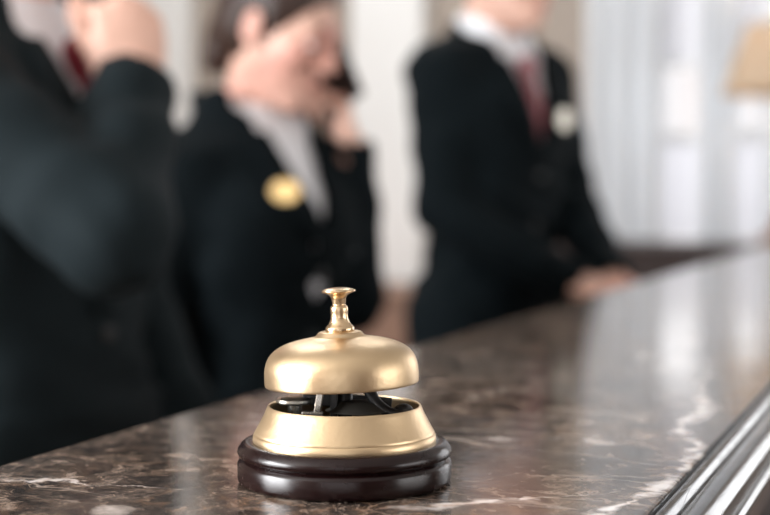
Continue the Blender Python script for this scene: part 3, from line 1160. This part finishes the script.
# ------------------------------------------------------------------ THE ROOM
def panel_wall(name, axis, pos, thick, a0, a1, z1, holes, m=None):
    """Wall across `axis` at pos..pos+thick from a0 to a1, with rectangular window holes (a_lo, a_hi, z_lo, z_hi)."""
    bm = bmesh.new()

    def put(lo, hi, zl, zh):
        if hi - lo < 1e-6 or zh - zl < 1e-6:
            return
        if axis == 'Y':
            add_box(bm, (lo, min(pos, pos + thick), zl), (hi, max(pos, pos + thick), zh))
        else:
            add_box(bm, (min(pos, pos + thick), lo, zl), (max(pos, pos + thick), hi, zh))
    cur = a0
    for lo, hi, zl, zh in sorted(holes):
        put(cur, lo, 0, z1)
        put(lo, hi, 0, zl)
        put(lo, hi, zh, z1)
        cur = hi
    put(cur, a1, 0, z1)
    o = bm_obj(name, bm, m or M_WALL)
    tag(o, kind='structure')
    return o


CH = 3.2
box_f = box('floor', (-3.5, -4.2, -0.1), (5.2, 5.4, 0.0), M_FLOOR)
tag(box_f, kind='structure')
tag(box('ceiling', (-3.5, -4.2, CH), (5.2, 5.4, CH + 0.1), M_CEIL), kind='structure')
panel_wall('wall_back', 'Y', 5.0, 0.2, -3.3, 5.0, CH, [(-1.16, 0.05, 1.0, 2.8), (0.55, 2.85, 0.7, 2.8)])
panel_wall('wall_front', 'Y', -4.0, -0.2, -3.3, 5.0, CH, [(-0.6, 3.0, 0.6, 2.8)], M_LOBBY)
panel_wall('wall_left', 'X', -3.3, -0.2, -4.2, 5.2, CH, [(-3.4, -0.6, 0.9, 2.8)])
panel_wall('wall_right', 'X', 5.0, 0.2, -4.2, 5.2, CH, [(-0.3, 3.5, 0.6, 2.8)], M_LOBBY)


def window(n, axis, pos, lo, hi, zl, zh, cols, rows, frosted_below=None):
    """Timber window in a wall opening: frame, muntins, panes."""
    root = empty('window_%d' % n, (0, 0, 0))
    tag(root, kind='structure')

    def bx(nm, a, b, c, d, t0, t1, m, par):
        if axis == 'Y':
            return box(nm, (a, pos + t0, c), (b, pos + t1, d), m, par)
        return box(nm, (pos + t0, a, c), (pos + t1, b, d), m, par)
    w = 0.055
    for nm, a, b, c, d in (('frame_rail', lo, hi, zl, zl + w), ('frame_rail', lo, hi, zh - w, zh),
                           ('frame_stile', lo, lo + w, zl + w, zh - w), ('frame_stile', hi - w, hi, zl + w, zh - w)):
        bx(nm, a, b, c, d, -0.03, 0.03, M_WHITE, root)
    il, ih, jl, jh = lo + w, hi - w, zl + w, zh - w
    zs = [jl + (jh - jl) * k / rows for k in range(rows + 1)]
    if frosted_below:
        zs = [jl, frosted_below, jh]
    xs = [il + (ih - il) * k / cols for k in range(cols + 1)]
    mw = 0.012
    for x in xs[1:-1]:
        bx('muntin', x - mw, x + mw, jl, jh, -0.015, 0.015, M_WHITE, root)
    for z in zs[1:-1]:
        for a, b in zip(xs[:-1], xs[1:]):
            bx('muntin', a + mw, b - mw, z - mw, z + mw, -0.015, 0.015, M_WHITE, root)
    for a, b in zip(xs[:-1], xs[1:]):
        for k, (c, d) in enumerate(zip(zs[:-1], zs[1:])):
            m = M_FROST if (frosted_below and k == 0) else M_PANE
            bx('pane', a + mw, b - mw, c + mw, d - mw, -0.003, 0.003, m, root)
    return root


window(1, 'Y', 5.1, -1.16, 0.05, 1.0, 2.8, 1, 2, frosted_below=1.42)
window(5, 'Y', 5.12, 0.55, 2.85, 0.7, 2.8, 3, 2)
window(2, 'X', -3.42, -3.4, -0.6, 0.9, 2.8, 3, 2)
window(3, 'Y', -4.12, -0.6, 3.0, 0.6, 2.8, 4, 2)
window(4, 'X', 5.12, -0.3, 3.5, 0.6, 2.8, 4, 2)

# white pilasters on the back wall
for i, (a, b) in enumerate(((-2.10, -1.81), (-3.10, -2.80))):
    root = empty('trim_%d' % (i + 1), ((a + b) / 2, 5.0, 0))
    tag(root, kind='structure')
    h = (b - a) / 2
    box('shaft', (-h, -0.09, 0.30), (h, -0.002, 2.9), M_WHITE, root, 0.012)
    box('plinth', (-h - 0.03, -0.12, 0.0), (h + 0.03, -0.002, 0.30), M_WHITE, root, 0.012)
    box('capital', (-h - 0.03, -0.12, 2.9), (h + 0.03, -0.002, 3.1), M_WHITE, root, 0.012)
tag(box('baseboard_back', (-2.76, 4.965, 0.0), (-2.15, 4.999, 0.16), M_DARKWOOD, None, 0.006), kind='structure')
tag(box('baseboard_left', (-3.299, -4.0, 0.0), (-3.265, 5.0, 0.16), M_DARKWOOD, None, 0.006), kind='structure')


M_FILL_GLOW = mat('fill_panel_glow', (0.9, 0.9, 0.88), 0.5)  # glow of the out-of-view ceiling panels added to lift the back wall
_b = M_FILL_GLOW.node_tree.nodes['Principled BSDF']
_b.inputs['Emission Color'].default_value = (1.0, 0.97, 0.94, 1)
_b.inputs['Emission Strength'].default_value = 2.0
for (px_, py_), lb in zip(((-2.45, 4.0), (-1.25, 4.0), (-1.85, 2.6)),
                          ('added unseen ceiling fill panel near the white pilasters', 'added unseen ceiling fill panel near the back window',
                           'added unseen ceiling fill panel above the staff')):
    r_ = empty('added_fill_panel', (px_, py_, 3.199))
    for a, b, c, d in ((-0.3, 0.3, -0.3, -0.27), (-0.3, 0.3, 0.27, 0.3), (-0.3, -0.27, -0.27, 0.27), (0.27, 0.3, -0.27, 0.27)):
        box('frame_bar', (a, c, -0.03), (b, d, 0.0), M_WHITE, r_)
    box('diffuser', (-0.27, -0.27, -0.02), (0.27, 0.27, -0.012), M_FILL_GLOW, r_)
    tag(r_, lb, 'added ceiling light', 'added ceiling fill panels')


def curtain(x0, x1, label, folds, amp=0.022, ph=0.0):
    n = folds * 14

    def fn(u, v):
        x = x0 + (x1 - x0) * u
        a = 2 * math.pi * folds * u + ph
        k = 0.75 + 0.25 * v
        return (x + 0.006 * math.sin(2 * a) * k, 4.90 + amp * k * math.cos(a) + 0.004 * math.sin(3 * v + 5 * u), 0.05 + (1 - v) * 2.95)
    root = empty('curtain', ((x0 + x1) / 2, 4.9, 0))
    o = ring_strip('cloth', lambda u, v: np.array(fn(u, v)) - np.array(((x0 + x1) / 2, 4.9, 0)), n, 12, M_CURTAIN, root, 0.002)
    ring_strip('heading_tape', lambda u, v: np.array(fn(u, 0.0)) - np.array(((x0 + x1) / 2, 4.9 + 0.004, 0.04 * v)),
               n, 3, M_WHITE, root, 0.003)
    tag(root, label, 'curtain', 'white curtains at the back window')
    return root


curtain(-1.20, -0.925, 'white sheer curtain hanging beside the taupe wall strip', 3)
curtain(-0.800, -0.675, 'narrow white sheer curtain between the two bright window gaps', 2, ph=1.0)
curtain(-0.595, 0.10, 'white sheer curtain behind the beige table lamp', 6, ph=0.5)
rod = tube('curtain_rod', [(-1.35, 4.90, 3.02), (0.25, 4.90, 3.02)], 0.012, M_WHITE)
tag(rod, 'white curtain rod above the back window', 'curtain rod')

bl = empty('roller_blind', (-0.555, 5.02, 2.78))
ring_strip('blind_cloth', lambda u, v: (-0.53 + 1.06 * u, 0, -1.11 * v), 4, 4, M_BLIND, bl, 0.002)
tube('hem_bar', [(-0.53, 0, -1.11), (0.53, 0, -1.11)], 0.009, M_WHITE, bl)
tube('roller', [(-0.54, 0, 0.0), (0.54, 0, 0.0)], 0.02, M_WHITE, bl)
tag(bl, 'white roller blind lowered halfway in the back window', 'blind')


# ------------------------------------------------------------------ furniture against the back wall
def cabinet(name, lo, hi, m, ndoor, label, cat):
    cx, cy = (lo[0] + hi[0]) / 2, (lo[1] + hi[1]) / 2
    root = empty(name, (cx, cy, 0))
    hx, hy, h = (hi[0] - lo[0]) / 2, (hi[1] - lo[1]) / 2, hi[2]
    box('body', (-hx + 0.02, -hy + 0.03, 0.08), (hx - 0.02, hy, h - 0.035), m, root, 0.004)
    box('worktop', (-hx, -hy, h - 0.035), (hx, hy, h), m, root, 0.006)
    box('plinth', (-hx + 0.04, -hy + 0.06, 0.0), (hx - 0.04, hy, 0.08), m, root)
    w = (2 * hx - 0.06) / ndoor
    for k in range(ndoor):
        a = -hx + 0.03 + k * w
        d = box('door', (a + 0.004, -hy + 0.010, 0.10), (a + w - 0.004, -hy + 0.029, h - 0.05), m, root, 0.004)
        box('panel', (a + 0.05, -hy + 0.004, 0.16), (a + w - 0.05, -hy + 0.011, h - 0.11), m, d, 0.003)
        kx = a + w - 0.035 if k % 2 == 0 else a + 0.035
        kb = lathe('knob', [(0, 0.024), (0.010, 0.022), (0.012, 0.016), (0.006, 0.008), (0.006, 0.0)], M_KNOB, d, 16)
        kb.location = (kx, -hy + 0.010, h * 0.6)
        kb.rotation_euler = (R90, 0, 0)
    tag(root, label, cat)
    return root


cabinet('credenza', (-1.42, 4.30, 0), (0.1, 4.85, 1.06), M_DARKWOOD, 4,
        'dark walnut credenza along the back wall under the curtained window', 'cabinet')
cabinet('sideboard', (-2.55, 4.35, 0), (-1.60, 4.85, 0.895), M_WOOD, 2,
        'reddish brown wooden sideboard in front of the white pilaster', 'cabinet')

# table lamp on the credenza
LX, LY, LZ = -0.475, 4.66, 1.06
lamp = empty('table_lamp', (LX, LY, LZ))
lathe('base', [(0, 0), (0.095, 0), (0.098, 0.012), (0.088, 0.022), (0.060, 0.034), (0.050, 0.060), (0.042, 0.095),
               (0.024, 0.115), (0, 0.118)], M_WOOD, lamp, 48)
lathe('stem', [(0.0, 0.11), (0.017, 0.11), (0.020, 0.17), (0.028, 0.24), (0.022, 0.33), (0.013, 0.42), (0.010, 0.50),
               (0.010, 0.58), (0, 0.58)], M_KNOB, lamp, 32)
sh = lathe('shade', [(0.212, 0.480), (0.136, 0.690), (0.133, 0.690), (0.209, 0.480)], M_SHADE, lamp, 64, closed=True)
for z, r in ((0.482, 0.2115), (0.687, 0.1365)):
    lathe('trim_band', [(r + 0.002, z - 0.006), (r + 0.004, z), (r + 0.002, z + 0.006), (r - 0.004, z + 0.006), (r - 0.004, z - 0.006)],
          M_SHADE, sh, 64, closed=True)
for k in range(3):
    a = 2 * math.pi * k / 3
    tube('spoke', [(0.008 * math.cos(a), 0.008 * math.sin(a), 0.55), (0.135 * math.cos(a), 0.135 * math.sin(a), 0.682)],
         0.002, M_KNOB, sh, 6)
blb = lathe('bulb', [(0, 0.625), (0.018, 0.622), (0.029, 0.605), (0.026, 0.590), (0.013, 0.580), (0.013, 0.575), (0, 0.575)],
            sheer((0.9, 0.88, 0.84), 0.6, 'frosted_bulb'), lamp, 24)
tag(lamp, 'table lamp with a beige conical shade on the dark credenza', 'lamp')
ld = bpy.data.lights.new('lamp_light', 'POINT')
ld.energy = 1.6
ld.color = (1.0, 0.86, 0.72)
ld.shadow_soft_size = 0.03
lo_ = bpy.data.objects.new('lamp_light', ld)
COL.objects.link(lo_)
lo_.location = (LX, LY, LZ + 0.64)

# ------------------------------------------------------------------ reception counter
XL, XR = -0.395, -0.1052         # staff edge and inner edge of the moulding
Y0, Y1 = -0.55, 3.95
counter = empty('reception_counter', ((XL + XR) / 2, (Y0 + Y1) / 2, 0))
tag(counter, 'reception counter with polished brown marble top and moulded dark edge', 'counter')
cl = Vector(counter.location)


def cpart(o):
    o.parent = counter
    o.matrix_parent_inverse = Matrix.Translation(-cl)
    return o


top = cpart(box('marble_top', (XL, Y0, TOP - 0.03), (XR, Y1, TOP), M_MARBLE, None, 0.0016))
top['label'] = 'polished brown marble slab with cream veins'

# moulded edge: profile (outward, down) from the slab's guest-side edge
prof = [(0.0004, 0.0005), (0.0012, 0.0022), (0.0026, 0.0024), (0.0030, 0.0004), (0.0046, -0.0004), (0.0060, 0.0004),
        (0.0066, 0.0020), (0.0078, 0.0030), (0.0086, 0.0046)]
for k in range(13):                                    # big half round
    a = math.radians(-58 + 138 * k / 12)
    prof.append((0.0155 + 0.0078 * math.sin(a), 0.0090 - 0.0085 * math.cos(a)))
prof += [(0.0222, 0.0148), (0.0236, 0.0150), (0.0252, 0.0166), (0.0254, 0.0190), (0.0240, 0.0204)]
for k in range(7):                                     # cove
    a = math.radians(90 * k / 6)
    prof.append((0.0240 - 0.0070 * math.sin(a), 0.0215 + 0.0090 * (1 - math.cos(a))))
prof += [(0.0165, 0.0330), (0.0150, 0.0360), (0.0004, 0.0360)]


def moulding(ya, yb):
    bm = bmesh.new()
    A = [bm.verts.new((XR + o, ya, TOP - d)) for o, d in prof]
    B = [bm.verts.new((XR + o, yb, TOP - d)) for o, d in prof]
    n = len(prof)
    for i in range(n):
        j = (i + 1) % n
        bm.faces.new((A[i], A[j], B[j], B[i]))
    bm.faces.new(A)
    bm.faces.new(B[::-1])
    return cpart(bm_obj('edge_moulding', bm, M_MOULD, None, smooth=True, angle=35))


for ya, yb in ((Y0, 0.5395), (0.5402, 1.62), (1.6207, 2.75), (2.7507, Y1)):
    moulding(ya, yb)
cpart(box('carcass', (XL + 0.03, Y0 + 0.02, 0.10), (XR - 0.012, Y1 - 0.02, TOP - 0.03), M_PANEL))
cpart(box('kick_plate', (XL + 0.05, Y0 + 0.04, 0.0), (XR - 0.04, Y1 - 0.04, 0.10), M_DARKWOOD))
npan = 6
pw = (Y1 - Y0 - 0.08) / npan
for k in range(npan):
    ya = Y0 + 0.04 + k * pw
    cpart(box('front_panel', (XR - 0.012, ya + 0.03, 0.18), (XR + 0.002, ya + pw - 0.03, TOP - 0.10), M_PANEL, None, 0.004))
cpart(box('work_ledge', (XL - 0.255, 2.40, 0.978), (XL + 0.030, Y1 - 0.05, 1.003), M_PANEL, None, 0.003))

# ------------------------------------------------------------------ the bell
BX, BY = -0.2378, 0.551
bell = empty('call_bell', (BX, BY, TOP + 0.0022), YAW)
tag(bell, 'brass reception call bell with domed gong on a dark round wooden base', 'bell')
mm = lambda P_: [(r / 1000, z / 1000) for r, z in P_]
base = lathe('wooden_base', mm([(r, z * 17.6 / 15.4 - 2.2) for r, z in [(0, 0.2), (43.6, 0.2), (45.1, 0.9), (45.5, 2.0), (45.5, 7.2), (45.0, 8.3), (43.6, 9.0), (43.2, 9.3),
                                (43.7, 9.6), (45.0, 10.3), (45.5, 11.4), (45.3, 12.7), (44.2, 14.1), (43.0, 15.0), (41.5, 15.4),
                                (39.6, 15.4), (38.0, 15.2), (0, 15.2)]]), M_BASE, bell, 128, angle=60)
base['label'] = 'dark lacquered two-tier round wooden base'
skirt_o = mm([(38.9, 15.3), (39.0, 16.0), (38.8, 17.8), (38.2, 18.4), (38.3, 18.9), (37.7, 19.8), (36.6, 21.8), (35.3, 24.2),
              (34.1, 26.6), (33.2, 28.6), (32.7, 29.9), (32.35, 30.3), (31.8, 30.2), (31.6, 29.6), (32.0, 28.4), (33.6, 24.4),
              (36.6, 19.0), (37.3, 15.3)])
lathe('brass_skirt', skirt_o, M_BRASS, bell, 128, closed=True, angle=50)
lathe('floor_plate', mm([(0, 16.6), (36.9, 16.6), (36.9, 15.3), (0, 15.3)]), M_DUSTY, bell, 64)
tilt = empty('gong', (-0.0011, 0, 0.0394))
tilt.parent = bell
tilt.rotation_euler = (0, math.radians(-2.1), 0)
tz = lambda P_: [(r, z - 39.4) for r, z in P_]
dome_out = [(32.45, 39.4), (32.75, 40.2), (32.75, 44.2), (32.4, 47.4), (31.4, 50.4), (29.6, 53.0), (27.0, 55.0), (23.6, 56.6),
            (19.5, 57.8), (15.5, 58.6), (12.3, 59.15), (10.7, 59.7), (9.8, 60.6), (9.1, 61.3), (7.8, 61.65), (4.0, 61.7)]
dome_in = [(4.0, 60.2), (8.0, 59.9), (12.0, 57.4), (20.0, 55.5), (26.5, 52.4), (30.0, 48.8), (31.2, 44.0), (31.3, 40.2), (31.6, 39.5)]
lathe('dome', mm(tz(catmull(dome_out, 4) + dome_in)), M_BRASS, tilt, 160, closed=True, angle=50)
pl = lathe('plunger', mm(tz([(0, 61.2), (5.9, 61.4), (6.2, 61.9), (6.2, 63.2), (5.7, 63.9), (5.0, 64.4), (4.3, 65.6), (3.75, 67.0), (3.55, 68.4),
                          (3.65, 69.8), (3.8, 71.2), (3.6, 72.2), (2.95, 72.8), (2.75, 73.1), (2.85, 73.4), (2.95, 74.5), (3.1, 75.6),
                          (3.6, 76.7), (4.6, 77.5), (6.2, 78.0), (7.1, 78.4), (7.35, 78.8), (7.1, 79.2), (6.2, 79.55), (4.4, 79.95),
                          (2.2, 80.25), (0, 80.3)])), M_KNOB, tilt, 64, angle=70)
pl['label'] = 'turned brass push knob'
# striking mechanism: x right in the photograph, y away
mech = lathe('centre_post', mm([(0, 16.6), (5.0, 16.6), (5.0, 20), (3.4, 22), (3.4, 61), (0, 61)]), M_IRON, bell, 24)


def bar(name, a, b, w, t, m, par):
    a, b = Vector(a) / 1000, Vector(b) / 1000
    bm = bmesh.new()
    add_box(bm, (-w / 2000, -t / 2000, 0), (w / 2000, t / 2000, (b - a).length), min(w, t) / 6000)
    o = bm_obj(name, bm, m, par)
    o.location = a
    o.rotation_euler = (b - a).to_track_quat('Z', 'Y').to_euler()
    return o


bar('bracket', (-13, -12, 16.6), (-9.5, -12, 38.5), 7.0, 3.0, M_STEEL, mech)
bar('bracket', (-4.5, -4, 16.6), (-4.0, -4, 42), 7.0, 3.0, M_IRON, mech)
bar('bracket_foot', (-17.5, -14, 28.2), (-8.5, -14, 28.2), 4.0, 2.6, M_STEEL, mech)
bar('lever_arm', (-18, 4, 33), (20, 8, 29), 3.0, 6.0, M_IRON, mech)
lathe('nut', mm([(0, 0), (7.5, 0), (8.2, 0.8), (8.2, 2.0), (7.2, 2.8), (3, 3.2), (0, 3.2)]), M_STEEL, mech, 24,
      loc=(-0.0215, 0.006, 0.0300))
lathe('screw', mm([(0, 0), (3.0, 0), (3.0, 14), (0, 14)]), M_STEEL, mech, 16, loc=(-0.0215, 0.006, 0.0166))
ham = tube('hammer_arm', [Vector(p) / 1000 for p in catmull([(4, 0, 44), (8, -3, 41), (11, -5, 36), (14, -6, 31.5), (19, -7, 28), (25, -7, 26.5)], 4)],
           0.003, M_IRON, mech, 12, flat=(0.0032, 0.0024))
bm = bmesh.new()
bmesh.ops.create_uvsphere(bm, u_segments=20, v_segments=12, radius=0.0052)
bm_obj('hammer_head', bm, M_IRON, mech, smooth=True, loc=(0.025, -0.004, 0.0262))
lathe('gong_cup', mm([(0, 21), (8, 20), (12, 17), (14, 16.6), (0, 16.6)]), M_DUSTY, mech, 32, loc=(0.006, -0.004, 0.012))

# ------------------------------------------------------------------ the staff
S1, S2, S3 = 0.98, 0.925, 1.05
P1 = dict(s=S1, bw=0.95, suit=M_SUIT, hair_mat=M_HAIR2, tie=M_TIE, v=(1.10, 0.066), head=(0.030, 0.0, 1.590), hyaw=10, hpitch=2,
          elbow={-1: (0.268, -0.140, 1.185), 1: (-0.03, 0.235, 1.09)},
          wrist={-1: (0.187, -0.004, 1.345), 1: (0.12, 0.195, 0.885)},
          handR={-1: hand_R((-0.12, 0.04, 1.0), (0.75, -0.65, 0.1), -1), 1: hand_R((0.4, -0.1, -0.9), (0.4, 0.9, 0.1), 1)},
          curl={-1: FIST, 1: RELAX}, sleeve={-1: 1.08, 1: 1.0}, short={-1: 0.004, 1: 0.012}, cuff={-1: 0.008, 1: 0.01},
          thumb={-1: (0.85, 0.40, -0.45)}, handblush=0.08, hands=1.04)
build_person('person in black suit and burgundy tie, fist raised to the chin, leftmost', (-1.041, 1.415, 0), math.radians(-8), P1)

P2 = dict(s=S2, female=True, suit=M_SUIT2, hair_mat=M_HAIR, v=(1.20, 0.066), head=(0.056, 0.004, 1.480), hyaw=17, hpitch=22, hs=0.95,
          shw=0.150, shz=1.345, collar_up=0.030, gap=(1.078, 0.034, 0.022, 0.022),
          elbow={-1: (-0.03, -0.215, 1.045), 1: (0.075, 0.140, 1.050)},
          wrist={-1: (0.06, -0.205, 0.825), 1: (0.092, 0.118, 1.296)},
          handR={-1: hand_R((0.35, 0.05, -0.95), (0.2, -1.0, 0.0), -1), 1: hand_R((-0.06, -0.16, 1.0), (0.55, 0.80, 0.10), 1)},
          curl={-1: RELAX, 1: GRIP}, thumb={1: (0.85, 0.35, -0.45)}, cuff={-1: 0.010, 1: None}, short={-1: 0.012, 1: -0.012},
          badge=(-0.074, 1.225, M_GOLD, 0.024, 0.0165), badge_label='oval gold name badge', hands=0.92, handblush=0.5,
          cuff_buttons=[(0.128, 0.092, 1.125)])
build_person('person with dark tied-back hair, gold badge, holding a phone to the ear', (-1.043, 2.061, 0), math.radians(-22), P2)

ph = empty('mobile_phone', (-0.940, 2.124, 1.432))
box('phone_body', (-0.036, -0.005, -0.072), (0.036, 0.005, 0.072), M_PHONE, ph, 0.003)
box('phone_screen', (-0.032, -0.0062, -0.066), (0.032, -0.0051, 0.066), M_PHONE, ph)
ph.rotation_euler = (math.radians(4), math.radians(-24), math.radians(-14))
tag(ph, 'black mobile phone held against the cheek of the person with tied-back hair', 'phone')

P3 = dict(s=S3, bw=0.77, shw=0.172, shz=1.385, collar_up=0.052, suit=M_SUIT2, hair_mat=M_HAIR, tie=M_TIE2, v=(1.215, 0.070), lean=0.05, head=(0.070, 0.0, 1.685),
          hyaw=10, hpitch=12,
          elbow={-1: (0.045, -0.172, 1.190), 1: (0.075, 0.190, 1.175)},
          wrist={-1: (0.262, -0.030, 1.050), 1: (0.276, 0.076, 1.050)}, sleeve={-1: 0.86, 1: 0.9},
          handR={-1: hand_R((0.93, 0.22, -0.22), (0.2, -0.25, 0.92), -1), 1: hand_R((0.95, 0.0, -0.22), (0.2, 0.2, 0.95), 1)},
          curl={-1: RELAX, 1: RELAX}, hands=0.92, badge=(0.056, 1.372, M_SILVER, 0.021, 0.021), badge_label='round pale metal name badge',
          handblush=1.0, cuff={-1: None, 1: None}, short={-1: -0.028, 1: -0.022})
build_person('person in black suit and faded red tie, hands resting behind the counter', (-0.908, 2.867, 0), math.radians(-28), P3)
